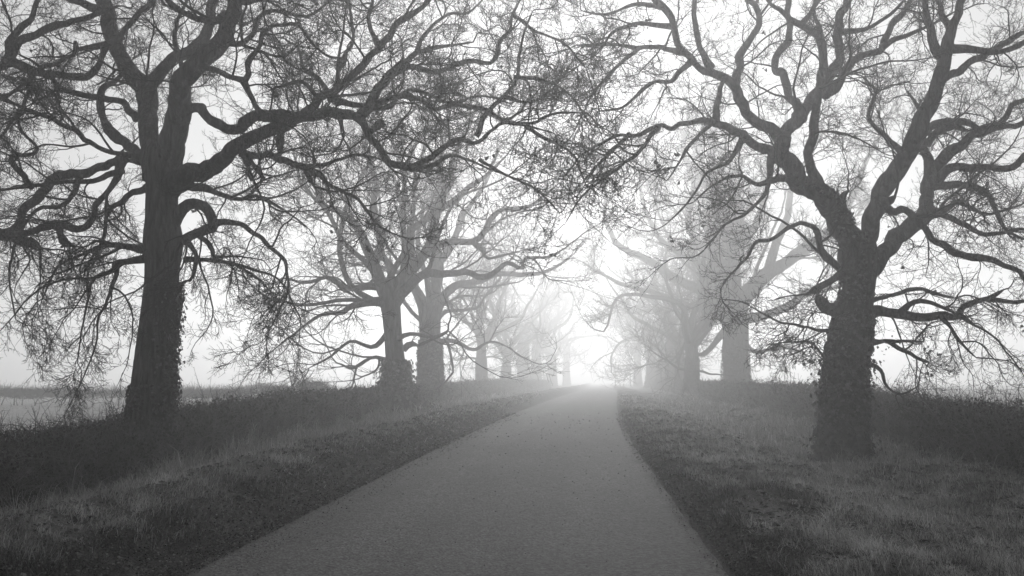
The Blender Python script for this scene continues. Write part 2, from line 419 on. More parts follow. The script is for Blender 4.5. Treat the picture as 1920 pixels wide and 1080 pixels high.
# ---- nearest tree on the left
T1 = Tree(19, 11)
T1.trace([(270, 915, 62), (273, 875, 50), (278, 820, 43), (283, 770, 40), (287, 720, 38), (292, 660, 36), (297, 600, 34), (302, 540, 33), (305, 490, 34), (305, 455, 38), (303, 410, 31), (303, 360, 29), (306, 310, 31), (308, 280, 29)], root=True)
for pts, dr in [
    ([(295, 330, 30), (280, 262, 22), (271, 200, 22), (268, 165, 24), (248, 140, 20), (230, 112, 18), (214, 70, 19), (197, 20, 18), (172, -40, 15), (150, -110, 11), (120, -190, 6)], 1.5),
    ([(312, 330, 30), (325, 250, 28), (333, 207, 26), (347, 160, 24), (377, 117, 24), (403, 77, 22), (430, 33, 19), (447, 0, 17), (480, -60, 13), (500, -140, 9), (540, -220, 5)], -1.5),
    ([(272, 170, 18), (300, 148, 14), (330, 115, 13), (360, 90, 13), (385, 60, 12), (389, 20, 12), (400, -30, 11), (390, -110, 8), (410, -190, 4)], 1.0),
    ([(318, 350, 26), (350, 330, 22), (380, 315, 20), (443, 280, 17), (487, 240, 15), (535, 222, 14), (580, 205, 12), (617, 185, 10), (640, 160, 9), (673, 127, 9), (707, 83, 8.5), (750, 43, 8), (787, 7, 7), (830, -50, 5), (850, -110, 3)], -3),
    ([(330, 215, 14), (367, 200, 9), (387, 217, 11), (410, 237, 10), (443, 243, 12), (487, 226, 13), (550, 217, 12), (617, 213, 12), (645, 212, 11), (673, 220, 10), (697, 260, 9.5), (730, 300, 9), (763, 313, 8.5), (807, 300, 7.5), (853, 273, 6.5), (893, 257, 5.5), (940, 240, 4.5), (990, 237, 3.5), (1040, 250, 2)], -2),
    ([(893, 256, 5), (907, 220, 5), (940, 180, 4.5), (967, 147, 4), (973, 110, 3.5), (980, 67, 3), (1000, 20, 2)], -.8),
    ([(673, 218, 9), (690, 200, 10), (707, 180, 10), (743, 133, 9), (780, 100, 6.5), (827, 87, 4.5), (887, 80, 2.5)], 1.4),
    ([(743, 133, 7), (767, 123, 6.5), (820, 137, 5.5), (853, 120, 5.5), (887, 114, 5.5), (917, 117, 5), (933, 100, 5), (937, 73, 4.5), (957, 57, 4), (963, 27, 4), (977, -5, 3)], -.8),
    ([(700, 200, 6), (730, 180, 6.5), (780, 183, 6), (817, 203, 5.5), (853, 200, 5), (907, 207, 5), (940, 220, 4.5), (987, 230, 4), (1040, 217, 3), (1100, 210, 2)], -1.5),
    ([(630, 190, 6), (660, 195, 6), (700, 203, 5), (730, 197, 5), (773, 167, 4), (840, 190, 3.5), (900, 180, 3), (960, 195, 2)], 1.5),
    ([(780, 100, 4), (800, 60, 4), (840, 30, 3), (880, 20, 2.5), (920, -20, 2)], .6),
    ([(325, 415, 16), (345, 392, 13), (363, 383, 12), (387, 393, 12), (400, 420, 12), (385, 430, 11), (360, 440, 11), (340, 458, 13)], -.3),
    ([(400, 420, 8), (417, 413, 6), (457, 423, 5.5), (483, 443, 5), (510, 463, 4.5), (533, 493, 4), (540, 547, 3), (523, 583, 2.2), (500, 630, 1.6)], -.8),
    ([(345, 450, 7), (360, 465, 5.5), (367, 487, 5), (367, 510, 4.5), (357, 525, 3.5)], -.6),
    ([(365, 432, 5), (393, 463, 4.5), (407, 487, 4.5), (467, 503, 3.5), (530, 530, 2.5), (560, 590, 2)], 1.0),
    ([(345, 487, 5), (380, 486, 4), (430, 492, 3.5), (480, 520, 3), (520, 560, 2)], .8),
    ([(275, 483, 8), (250, 490, 6), (230, 497, 6.5), (213, 507, 5.5), (203, 547, 4), (195, 600, 3), (175, 650, 2.2), (150, 720, 1.8), (120, 780, 1.4)], -1.6),
    ([(270, 466, 8), (240, 463, 6), (215, 460, 5.5), (187, 460, 4), (150, 480, 3.5), (110, 500, 3), (80, 560, 2)], -1),
    ([(213, 507, 4), (180, 520, 3.5), (160, 560, 3), (150, 620, 2.4), (145, 680, 1.8)], .8),
    ([(280, 300, 14), (240, 300, 9), (187, 313, 9), (143, 327, 11), (100, 330, 12), (60, 360, 12), (40, 387, 11), (20, 427, 12), (-5, 442, 12), (-50, 470, 10), (-110, 480, 7)], 2),
    ([(-5, 438, 9), (27, 443, 10), (50, 453, 10), (73, 468, 7)], .4),
    ([(230, 300, 9), (215, 340, 7), (200, 363, 6), (180, 387, 7), (167, 417, 8), (143, 430, 9), (110, 420, 10), (83, 427, 10), (40, 440, 9), (0, 436, 8)], .2),
    ([(110, 424, 9), (112, 438, 7), (120, 455, 7), (138, 462, 6)], -.5),
    ([(288, -20, 8), (287, 7, 6), (263, 23, 6), (240, 47, 6.5), (230, 70, 6.5), (207, 87, 7), (183, 112, 8), (167, 140, 9), (140, 147, 9.5), (100, 143, 9.5), (60, 133, 10), (27, 120, 11), (0, 127, 12), (-40, 120, 12)], -1.5),
    ([(13, 118, 10), (27, 70, 9), (50, 40, 7), (63, 10, 6), (90, -40, 4)], -.8),
    ([(20, 105, 8), (33, 83, 9), (67, 70, 9), (100, 50, 9), (143, 37, 8), (187, 23, 7), (220, 10, 5)], .7),
    ([(257, 223, 8), (233, 197, 6.5), (200, 187, 6.5), (157, 180, 6.5), (117, 170, 6.5), (93, 147, 5.5), (70, 120, 4), (30, 100, 3)], -2),
    ([(290, 310, 14), (240, 275, 12), (210, 247, 12), (193, 220, 10), (192, 190, 10), (200, 168, 9), (213, 147, 6), (240, 120, 4)], 1.8),
    ([(250, 295, 6), (233, 290, 5), (200, 283, 5.5), (167, 267, 5.5), (143, 247, 5.5), (110, 230, 5.5), (67, 213, 5), (20, 193, 4.5), (-30, 170, 4)], -2.2),
    ([(230, 70, 5), (150, 90, 5), (143, 77, 5), (133, 103, 5.5), (90, 130, 5.5), (40, 160, 5), (0, 183, 5), (-40, 195, 4)], -2.4),
    ([(230, 320, 6), (180, 340, 5.5), (130, 340, 5), (80, 347, 5), (30, 350, 4.5), (-20, 360, 4)], -1.5),
    ([(60, 350, 6), (20, 297, 6), (50, 290, 5), (67, 277, 4), (40, 243, 4), (35, 200, 3)], .8),
    ([(403, 77, 8), (443, 80, 6), (473, 63, 6), (483, 33, 5), (513, 20, 4.5), (570, 25, 4), (620, 0, 3)], -1),
    ([(375, 120, 6), (457, 153, 6), (463, 113, 6.5), (483, 87, 5.5), (493, 60, 5), (533, 50, 4.5), (567, 57, 4.5), (583, 80, 4), (610, 100, 3.5), (650, 110, 2.5)], -1.5),
    ([(457, 153, 6), (473, 187, 6), (493, 227, 6.5)], -.3),
    ([(430, 27, 9), (393, 37, 7), (350, 27, 6.5), (320, 7, 6), (290, -30, 4)], -1.2),
    ([(450, 285, 8), (480, 287, 6.5), (520, 297, 7), (567, 313, 6.5), (600, 333, 5.5), (620, 347, 5), (660, 365, 4), (690, 400, 3.5), (720, 430, 2.5), (770, 450, 2)], -2.5),
    ([(540, 232, 7), (530, 247, 7), (520, 270, 7.5), (521, 293, 7)], .2),
    ([(573, 312, 4.5), (600, 310, 4.5), (640, 297, 4), (683, 290, 3), (740, 310, 2)], 1),
    ([(460, 290, 5), (475, 310, 5), (497, 335, 4)], -.5), ([(455, 292, 5), (466, 315, 4.5), (470, 338, 3.5)], -.6), ([(575, 320, 5), (582, 338, 5), (590, 352, 3.5)], -.4),
    ([(715, 230, 6), (690, 250, 6), (680, 262, 5)], -.3), ([(763, 313, 6), (800, 312, 5), (850, 290, 4), (880, 300, 3), (930, 325, 2.5), (1000, 345, 1.8)], .8),
    ([(340, 350, 10), (370, 352, 8), (400, 360, 6), (440, 372, 5), (490, 372, 4), (540, 400, 3), (580, 430, 2)], 2.2),
    ([(285, 350, 9), (250, 360, 7), (225, 375, 6), (200, 400, 5), (185, 440, 4), (170, 500, 3), (165, 560, 2)], 2),
    ([(447, 0, 9), (500, -10, 8), (560, -30, 7), (640, -60, 5), (720, -80, 3)], -1.5),
    ([(197, 20, 9), (150, 5, 8), (110, -10, 7), (50, -40, 5), (-20, -60, 4)], -1.5),
    ([(707, 83, 5), (690, 40, 5), (700, 0, 4), (680, -50, 3)], .8),
    ([(620, 186, 5), (600, 150, 5), (570, 130, 4), (560, 90, 3.5), (530, 70, 2.5)], 1.2),
    ([(965, 30, 4), (1010, 60, 3.5), (1060, 80, 3), (1100, 130, 2)], -1), ([(965, 145, 4), (1020, 150, 3.2), (1070, 180, 2.5), (1110, 240, 2)], .8),
    ([(985, 238, 4), (1030, 262, 3.2), (1075, 290, 2.5), (1100, 350, 1.8)], -.8), ([(940, 182, 4), (1000, 190, 3), (1050, 150, 2.5), (1090, 90, 2)], 1),
    ([(900, 300, 3.5), (950, 330, 3), (1010, 360, 2.5), (1050, 400, 1.8)], -1), ([(620, 187, 6), (640, 120, 5), (660, 60, 4), (650, -20, 3)], 1.5),
    ([(350, 160, 6), (330, 60, 5), (350, 0, 4), (340, -60, 3)], 2),
    ([(60, 130, 6), (50, 190, 4), (20, 240, 3.5), (-20, 280, 2.5)], -1), ([(150, 330, 7), (120, 380, 5), (60, 400, 4), (20, 500, 3), (30, 600, 2)], 1.5),
    ]:
    T1.trace(pts, dr)
levels_near = [
    dict(M=2.5, L=1.3, ang=.8, K=15, wig=.17, trop=.01, rf=.55, rk=.011, tip=.0052, fall=.35, S=5, low=(4.1, -.12)),
    dict(M=7, L=.66, ang=.75, K=9, wig=.17, trop=.02, rf=.6, rk=.008, tip=.0044, S=4, low=(4.1, -.07)),
    dict(M=7, L=.30, ang=.75, K=6, wig=.19, trop=.03, rf=.7, rk=.008, tip=.0038, S=3, low=(4.1, -.03)),
    dict(M=3, L=.12, ang=.75, K=4, wig=.2, trop=.05, rf=.8, rk=.01, tip=.0034, S=3)]
finish_tree(T1, 'oak_tree', 'nearest bare oak on the left, drooping low twigs, ivy up one edge of its trunk', 'bare trees lining the lane', levels_near,
    ivy=[dict(n=5200, size=.055, t0=.0, t1=.60, az=(-.25, .35), lift=.05, thin=.42), dict(n=2600, size=.055, t0=.0, t1=.30, az=(-2.6, .55), lift=.03, thin=.6), dict(n=1800, size=.055, t0=.0, t1=.16, az=(-2.4, .8), lift=.04), dict(n=1500, size=.055, t0=.0, t1=.13, lift=.06)],
    trunkS=60, limbS=12, dead=110)

# ---- nearest tree on the right
T2 = Tree(21, 23)
T2.trace([(1580, 880, 44), (1581, 848, 36), (1582, 800, 33.5), (1583, 760, 33), (1585, 700, 34), (1592, 650, 35), (1599, 600, 33), (1607, 555, 29), (1612, 520, 29), (1616, 490, 33), (1618, 470, 30)], root=True)
for pts, dr in [
    ([(1610, 520, 30), (1600, 480, 26), (1592, 445, 22), (1562, 403, 23), (1530, 370, 22), (1500, 345, 22), (1484, 320, 21), (1468, 290, 19), (1467, 262, 17), (1447, 243, 13), (1423, 227, 13), (1397, 197, 13), (1377, 163, 12), (1353, 143, 10), (1313, 120, 9), (1285, 103, 8.5), (1271, 80, 8.5), (1260, 40, 9), (1240, 10, 9), (1215, -8, 8), (1170, -30, 6), (1130, -70, 3)], -2.5),
    ([(1467, 270, 15), (1480, 242, 13), (1500, 222, 14), (1493, 205, 11), (1480, 180, 9), (1467, 150, 8.5), (1454, 128, 8), (1457, 103, 8.5), (1473, 77, 8.5), (1481, 30, 8), (1477, 0, 7), (1470, -50, 5), (1450, -110, 3)], 1.5),
    ([(1498, 222, 13), (1513, 200, 10), (1527, 180, 12), (1543, 160, 14), (1560, 133, 13), (1573, 110, 11), (1568, 63, 10.5), (1577, 27, 9.5), (1590, -5, 9), (1610, -70, 6), (1600, -140, 3)], 1),
    ([(1543, 160, 10), (1543, 127, 9.5), (1540, 77, 9.5), (1520, 63, 8.5), (1503, 47, 8.5), (1483, 37, 7), (1450, 10, 5), (1430, -20, 4)], -1),
    ([(1503, 47, 6), (1517, 30, 5), (1530, 10, 5), (1545, -30, 4)], .5), ([(1537, 77, 6), (1537, 50, 5.5), (1523, 25, 4.5), (1530, -10, 4)], .6),
    ([(1547, 176, 10), (1570, 160, 9), (1590, 127, 9), (1617, 100, 8.5), (1650, 90, 7.5), (1670, 53, 7), (1693, 20, 6.5), (1713, -5, 5.5), (1740, -60, 4)], 1.6),
    ([(1650, 90, 6), (1687, 70, 5.5), (1713, 60, 4.5), (1740, 48, 3.5), (1790, 20, 2.5)], -.8),
    ([(1577, 60, 6), (1600, 60, 5), (1630, 50, 4.5), (1670, 25, 4), (1700, -5, 3)], -.9),
    ([(1545, 375, 15), (1530, 327, 12), (1522, 290, 10), (1525, 250, 10), (1531, 200, 10), (1540, 170, 10)], -.8),
    ([(1468, 300, 13), (1447, 288, 10), (1420, 267, 9), (1390, 247, 8.5), (1347, 235, 7.5), (1313, 230, 6.5), (1280, 228, 6), (1263, 240, 5.5), (1233, 237, 5.5), (1200, 250, 5), (1163, 250, 4.5), (1133, 263, 3.5), (1090, 290, 2.5), (1060, 330, 1.8)], -3),
    ([(1343, 233, 7), (1345, 200, 7), (1351, 167, 6.5), (1356, 148, 6)], .3),
    ([(1335, 232, 4), (1310, 255, 3.5), (1290, 275, 3.5), (1270, 310, 2.5), (1250, 340, 2)], -.5),
    ([(1180, 252, 4), (1150, 280, 3.5), (1120, 310, 3), (1090, 345, 2)], -.8),
    ([(1377, 160, 8), (1390, 100, 7.5), (1413, 63, 7.5), (1420, 23, 7.5), (1405, -5, 6.5), (1380, -40, 4)], 1),
    ([(1332, 125, 8), (1315, 95, 6.5), (1310, 63, 6.5), (1300, 27, 6), (1303, -5, 5.5), (1290, -60, 3)], .8),
    ([(1280, 98, 6), (1240, 90, 5), (1190, 88, 4.5), (1140, 82, 3.5), (1080, 85, 2)], 1.2), ([(1265, 50, 6), (1230, 50, 5), (1190, 45, 4.5), (1150, 60, 3.5), (1120, 100, 2)], -.8),
    ([(1628, 490, 23), (1633, 455, 18), (1633, 417, 18), (1645, 380, 18), (1660, 350, 21), (1690, 313, 20), (1717, 253, 20), (1743, 200, 18), (1760, 163, 17), (1767, 123, 15), (1774, 83, 14), (1783, 60, 12), (1793, 37, 10.5), (1810, -5, 9.5), (1830, -70, 6), (1860, -130, 3)], -2),
    ([(1770, 105, 11), (1755, 85, 9), (1747, 60, 8), (1740, 20, 8), (1737, -5, 7.5), (1725, -70, 4)], -.8),
    ([(1780, 66, 7), (1767, 20, 6), (1758, -10, 5), (1750, -60, 3)], .8),
    ([(1778, 85, 9), (1790, 90, 8), (1830, 93, 7), (1880, 95, 6.5), (1920, 80, 6), (1970, 60, 5), (2030, 60, 3)], -1),
    ([(1763, 155, 9), (1780, 145, 8), (1810, 123, 8), (1853, 100, 7.5), (1897, 73, 6.5), (1925, 60, 5.5), (1980, 30, 4)], 1.2),
    ([(1636, 500, 20), (1655, 475, 16), (1697, 433, 18), (1732, 402, 17), (1743, 370, 15), (1741, 340, 14), (1740, 303, 12), (1733, 270, 9), (1728, 240, 6), (1722, 200, 5), (1700, 170, 3)], 2),
    ([(1745, 325, 11), (1760, 303, 10.5), (1787, 280, 10), (1817, 260, 9.5), (1832, 245, 8.5), (1870, 233, 8), (1897, 200, 6.5), (1925, 183, 5.5), (1970, 160, 4)], -1),
    ([(1830, 250, 7), (1873, 238, 7), (1920, 230, 6.5), (1980, 215, 4)], .8),
    ([(1737, 270, 7), (1760, 247, 7), (1790, 237, 6.5), (1815, 245, 6)], -.7),
    ([(1738, 250, 7), (1750, 236, 7), (1773, 230, 8.5), (1803, 227, 9), (1833, 240, 6.5), (1843, 255, 4)], -1.2),
    ([(1750, 345, 12), (1765, 330, 10), (1787, 317, 9), (1840, 313, 8), (1900, 313, 7.5), (1925, 290, 7), (1970, 270, 5)], -1.5),
    ([(1750, 350, 9), (1790, 348, 8), (1820, 347, 7.5), (1847, 362, 6), (1863, 387, 5), (1890, 433, 4), (1930, 450, 3)], 1),
    ([(1655, 385, 9), (1680, 393, 7), (1697, 400, 7), (1727, 423, 7.5), (1757, 450, 7.5), (1790, 473, 7.5), (1840, 487, 7), (1887, 503, 6), (1925, 523, 5), (1980, 560, 3)], -2),
    ([(1625, 586, 14), (1660, 588, 10), (1690, 589, 10), (1723, 597, 9.5), (1763, 593, 9), (1793, 590, 8), (1810, 572, 6.5), (1847, 563, 5.5), (1865, 555, 5), (1882, 543, 4.5)], -1),
    ([(1855, 560, 5), (1893, 567, 4), (1925, 562, 3.5), (1970, 540, 2)], .5),
    ([(1625, 566, 6), (1650, 560, 4), (1687, 550, 4.5), (1720, 540, 4.5), (1750, 550, 4.5), (1790, 560, 3)], 1),
    ([(1690, 585, 6), (1705, 572, 5), (1727, 562, 5), (1760, 573, 4.5), (1790, 588, 4)], -.5),
    ([(1800, 592, 5), (1812, 600, 4.5), (1829, 611, 3.5)], -.3),
    ([(1620, 645, 6), (1650, 640, 4.5), (1680, 640, 4), (1733, 640, 3)], -.7), ([(1665, 640, 4), (1690, 652, 4), (1715, 668, 4.5), (1743, 680, 3.5)], .4),
    ([(1585, 590, 16), (1557, 582, 14), (1540, 567, 12.5), (1532, 549, 11)], -.5),
    ([(1590, 505, 10), (1573, 517, 8), (1547, 530, 8), (1517, 551, 6.5)], -.6),
    ([(1598, 510, 9), (1573, 497, 7), (1547, 477, 7.5), (1540, 453, 6.5), (1533, 430, 6), (1513, 420, 5), (1503, 417, 4.5), (1467, 437, 4.5), (1437, 450, 4.5), (1413, 457, 4), (1400, 483, 3.5), (1373, 510, 2.5), (1350, 540, 2)], -1.4),
    ([(1645, 375, 10), (1668, 378, 9), (1679, 368, 7)], -.5), ([(1575, 410, 9), (1580, 370, 8), (1590, 358, 6)], -.6),
    ([(1590, 690, 6), (1560, 690, 3.5), (1530, 650, 3), (1510, 640, 2)], -.8), ([(1615, 680, 6), (1650, 690, 3.5), (1660, 720, 3), (1690, 740, 2.5), (1720, 725, 2)], -.8),
    ([(1600, 600, 6), (1560, 620, 4), (1500, 610, 3), (1450, 600, 2.5), (1400, 570, 2)], -1.8),
    ([(1480, 330, 7), (1450, 340, 6), (1420, 345, 4.5), (1380, 330, 4), (1340, 345, 3), (1300, 380, 2)], -2),
    ([(1760, 590, 5), (1780, 610, 4), (1800, 640, 3), (1830, 670, 2)], -.8),
    ([(1725, 415, 7), (1770, 395, 6), (1800, 380, 5), (1850, 400, 4), (1900, 390, 3)], 1.4),
    ([(1235, 238, 4.5), (1190, 290, 4), (1140, 330, 3), (1090, 370, 2.2), (1060, 420, 1.6)], -1), ([(1200, 88, 4), (1150, 130, 3.5), (1110, 180, 2.6), (1075, 250, 1.8)], .8),
    ([(1300, 112, 6), (1260, 150, 5), (1220, 160, 4), (1170, 200, 3), (1120, 210, 2)], -1.5), ([(1245, 15, 5), (1190, 10, 4), (1140, 30, 3), (1090, 20, 2)], .8),
    ([(1395, 248, 6), (1370, 300, 4.5), (1330, 320, 3.5), (1290, 380, 2.5), (1250, 420, 1.8)], -1), ([(1450, 290, 7), (1440, 350, 5), (1400, 400, 4), (1360, 420, 3), (1320, 470, 2)], 1.5),
    ([(1700, 300, 8), (1660, 260, 6), (1630, 220, 5), (1640, 170, 3.5), (1610, 150, 2.5)], 1.5), ([(1740, 390, 8), (1800, 420, 6), (1850, 440, 5), (1920, 430, 4), (1980, 460, 3)], -1.5),
    ]:
    T2.trace(pts, dr)
lv2 = [dict(l) for l in levels_near]; lv2[0]['M'] = 2.5; lv2[0]['L'] = 1.2; lv2[0]['low'] = (3.9, -.03); lv2[1]['low'] = (3.2, -.03); lv2[2]['low'] = (3.2, -.02); lv2[1]['M'] = 6; lv2[2]['M'] = 6
Pl, Rl = T2.limbs[0]
finish_tree(T2, 'oak_tree', 'bare forked oak on the right verge, its lower trunk wrapped in dense ivy', 'bare trees lining the lane', lv2,
    ivy=[dict(n=13000, size=.072, t0=.0, t1=.72, lift=.06), dict(n=2500, size=.07, t0=.0, t1=.5, lift=.12, thin=.5), dict(n=2500, size=.055, t0=.75, t1=1.0, az=(-2.4, .6), lift=.03, thin=.5), dict(P=Pl, R=Rl, n=2600, size=.055, t0=.08, t1=.30, az=(-.6, .8), lift=.04, thin=.35)],
    trunkS=44, limbS=12, dead=90, sprig=np.array([at(u, v, 20.8) for u, v in [(1500, 640), (1495, 655), (1510, 668), (1520, 650), (1530, 672), (1540, 660), (1508, 645), (1535, 645), (1490, 636), (1522, 676), (1655, 650), (1662, 645), (1740, 660), (1748, 656), (1735, 704)]]))

# ---- middle distance, traced trunks and main limbs
def crown_limbs(tree, n, L, z0, up=.5, seed=1, rmax=.2, tilt=(.3, 1.15), K=22, wig=.13, trop=.05, t0=.72):
    """further scaffold limbs rising from the top of the trunk"""
    rng = np.random.default_rng(seed)
    P, R = tree.trunk
    az = np.arange(n) * 2.4 + rng.uniform(0, 1, n); el = rng.uniform(tilt[0], tilt[1], n)
    D = np.stack([np.cos(az) * np.sin(el), np.sin(az) * np.sin(el), np.cos(el)], 1)
    k = (rng.uniform(t0, 1, n) * (len(P) - 1)).astype(int)
    p = P[k].copy(); ln = L * rng.uniform(.75, 1.15, n)
    Q = np.empty((n, K, 3)); Q[:, 0] = p; W = np.zeros((n, 3))
    for i in range(1, K):
        W = W * .5 + rng.normal(size=(n, 3)) * wig
        D = norm(D + W + np.array([0, 0, trop])); Q[:, i] = Q[:, i - 1] + D * (ln / (K - 1))[:, None]
    s = np.linspace(0, 1, K)
    for i in range(n):
        r = np.minimum(rmax * rng.uniform(.7, 1.1), R[k[i]] * .75) * (1 - s * .8)
        tree.limbs.append((Q[i], r))

def levels_mid(k):
    return [dict(M=1.3, L=3.1, ang=.7, K=14, wig=.15, trop=.04, rf=.6, rk=.012, tip=.010 * k, fall=.45, S=5),
    dict(M=8, L=1.4, ang=.7, K=8, wig=.16, trop=.04, rf=.6, rk=.009, tip=.0075 * k, S=3),
    dict(M=7, L=.6, ang=.7, K=5, wig=.18, trop=.05, rf=.7, rk=.01, tip=.0058 * k, S=3)]

T3 = Tree(42, 31)
T3.trace([(750, 830, 30), (748, 800, 27), (745, 760, 23), (743, 700, 19.5), (738, 640, 18), (734, 590, 17.5), (729, 550, 19), (722, 525, 17)], root=True)
for pts, dr in [
    ([(735, 570, 15), (752, 545, 13), (752, 525, 13), (773, 503, 13), (793, 483, 12), (808, 455, 11.5), (814, 415, 10), (822, 380, 9), (845, 340, 8), (850, 290, 7), (880, 240, 5), (900, 180, 3)], 2),
    ([(757, 515, 10), (767, 477, 9.5), (770, 433, 9.5), (787, 420, 8), (820, 397, 8), (847, 377, 8), (870, 358, 7), (910, 330, 5), (950, 290, 3)], -2),
    ([(812, 462, 8), (847, 453, 6.5), (887, 452, 7), (907, 437, 7), (920, 413, 7), (940, 393, 6), (983, 390, 5), (1010, 375, 3.5), (1050, 340, 2)], -2),
    ([(738, 565, 13), (755, 547, 11), (780, 527, 10), (807, 515, 9), (837, 512, 8), (873, 512, 7.5), (910, 520, 7), (937, 500, 6.5), (957, 493, 6), (977, 503, 5), (984, 484, 5), (1023, 483, 3.5), (1050, 470, 2.5)], -3),
    ([(887, 454, 4), (905, 470, 4), (915, 485, 3.5), (950, 478, 3), (980, 470, 2)], -1),
    ([(725, 555, 14), (705, 510, 13), (690, 470, 12), (677, 437, 11), (660, 413, 9), (640, 400, 7), (600, 380, 5), (560, 340, 3)], -2),
    ([(700, 500, 9), (712, 450, 9), (700, 400, 8), (705, 340, 7), (690, 280, 6), (700, 210, 4)], 2),
    ([(725, 565, 11), (697, 567, 9), (660, 573, 7), (640, 585, 5.5), (600, 590, 4), (560, 620, 3), (520, 650, 2)], -2.5),
    ([(722, 545, 9), (697, 537, 7), (650, 540, 6), (610, 520, 5), (570, 530, 4), (530, 520, 3)], 2),
    ([(757, 655, 7), (770, 645, 7), (785, 648, 5)], .3),
    ([(730, 620, 6), (700, 650, 4), (660, 640, 3.5), (620, 670, 3), (580, 690, 2)], -2), ([(735, 640, 6), (770, 625, 4), (810, 632, 3.2), (840, 620, 2)], -1),
    ([(740, 680, 5), (700, 670, 3.5), (660, 690, 3), (630, 680, 2)], 1),
    ]:
    T3.trace(pts, dr)
crown_limbs(T3, 5, 9.5, 4, seed=4, rmax=.15)
Q = T3.trunk
finish_tree(T3, 'oak_tree', 'second bare oak along the left side, bushy ivy skirt round its foot', 'bare trees lining the lane', levels_mid(1.2),
    ivy=[dict(n=7000, size=.10, t0=.0, t1=.50, lift=.10), dict(n=9000, size=.12, t0=.0, t1=.34, lift=.7), dict(n=6000, size=.11, t0=.05, t1=.5, lift=.35), dict(n=7000, size=.12, t0=.0, t1=.24, lift=1.15)], trunkS=20, limbS=8)

T4 = Tree(57, 37)
T4.trace([(812, 790, 28), (809, 750, 23), (807, 700, 22), (807, 640, 20.5), (806, 600, 20), (804, 575, 20)], root=True)
for pts, dr in [
    ([(810, 590, 16), (827, 562, 11), (845, 542, 9), (867, 533, 8), (900, 527, 7), (933, 513, 6.5), (973, 515, 6), (1007, 515, 5.5), (1040, 503, 4), (1070, 480, 2.5)], -2),
    ([(800, 585, 14), (785, 555, 10), (775, 530, 9), (770, 480, 8), (755, 430, 7), (750, 370, 5), (730, 310, 3)], 2),
    ([(808, 580, 15), (815, 540, 12), (822, 490, 11), (815, 430, 10), (830, 370, 9), (825, 300, 7), (840, 230, 5), (830, 170, 3)], -1),
    ([(820, 500, 8), (850, 450, 7), (870, 400, 6.5), (905, 350, 5), (930, 290, 4), (960, 250, 2)], 2),
    ([(815, 640, 6), (850, 640, 4.5), (890, 655, 4), (920, 640, 3), (950, 650, 2)], -2),
    ]:
    T4.trace(pts, dr)
crown_limbs(T4, 6, 12, 4, seed=5, rmax=.15)
finish_tree(T4, 'oak_tree', 'third oak along the left side, grey in the fog right behind the ivy skirted one', 'bare trees lining the lane', levels_mid(1.4),
    ivy=[dict(n=6000, size=.12, t0=.0, t1=.7, lift=.08)], trunkS=18, limbS=7)

T5 = Tree(82, 41)
T5.trace([(1382, 790, 33), (1381, 750, 28), (1380, 710, 25), (1379, 660, 23.5), (1380, 620, 23), (1375, 590, 26), (1373, 565, 24)], root=True)
for pts, dr in [
    ([(1388, 605, 14), (1403, 597, 11), (1437, 590, 9.5), (1480, 573, 9), (1507, 553, 8), (1540, 545, 6), (1590, 530, 5), (1650, 500, 3)], 1),
    ([(1378, 585, 22), (1385, 565, 20), (1407, 545, 18), (1433, 517, 16), (1473, 493, 13), (1507, 467, 12), (1545, 440, 10), (1590, 380, 8), (1620, 310, 6), (1660, 230, 4), (1690, 160, 2.5)], -2),
    ([(1370, 580, 20), (1360, 545, 18), (1350, 505, 13), (1340, 480, 11), (1335, 430, 9), (1345, 370, 9), (1335, 300, 8), (1340, 220, 6), (1325, 130, 4), (1330, 60, 2.5)], 1),
    ([(1358, 530, 12), (1370, 480, 10), (1395, 450, 8), (1413, 430, 8), (1430, 380, 7), (1440, 310, 6), (1470, 240, 5), (1480, 160, 3)], 2),
    ([(1362, 590, 16), (1340, 565, 12), (1310, 545, 10), (1280, 527, 9), (1240, 503, 8.5), (1207, 483, 8), (1163, 463, 7), (1147, 440, 6), (1133, 403, 5), (1135, 350, 4), (1110, 300, 3)], -3),
    ([(1365, 600, 10), (1330, 585, 7.5), (1280, 568, 6), (1227, 550, 5.5), (1167, 533, 5), (1117, 507, 3.5), (1090, 490, 2)], -2),
    ([(1345, 500, 9), (1315, 470, 8), (1290, 420, 7), (1300, 350, 6), (1280, 280, 5), (1290, 200, 4), (1260, 130, 2.5)], 2),
    ([(1350, 520, 9), (1300, 490, 7), (1250, 460, 6), (1220, 420, 5), (1200, 350, 4), (1210, 280, 3)], 1.5),
    ([(1440, 512, 10), (1450, 460, 9), (1475, 410, 8), (1490, 340, 7), (1530, 270, 5), (1550, 190, 3)], 1.5),
    ([(1362, 615, 8), (1335, 650, 6), (1315, 665, 5), (1290, 655, 4)], -1), ([(1393, 640, 6), (1420, 660, 4), (1470, 650, 3.5), (1520, 670, 2)], 1),
    ]:
    T5.trace(pts, dr)
crown_limbs(T5, 14, 16, 4, seed=6, rmax=.2, tilt=(.1, 1.0), trop=.06)
finish_tree(T5, 'oak_tree', 'broad grey foggy oak behind the ivy wrapped one, a knot on its thick trunk', 'bare trees lining the lane', levels_mid(2.0),
    ivy=[dict(n=5500, size=.10, t0=.0, t1=.62, lift=.06, thin=.3)], trunkS=20, limbS=8)

kc = at(1381, 677, 82 - .92); kr = np.linspace(0, 2 * math.pi, 15)
kp = np.stack([kc[0] + .20 * np.cos(kr), kc[1] + .03 * np.sin(kr * 2), kc[2] + .27 * np.sin(kr)], 1)
V, Fq = tubes(kp[None], np.full((1, 15), .07), 8)
T5root = next(o for o in bpy.data.objects if o.get('label', '').startswith('broad grey foggy'))
make_mesh('knot', V - np.array(T5root.location), Fq, M_bark, T5root)

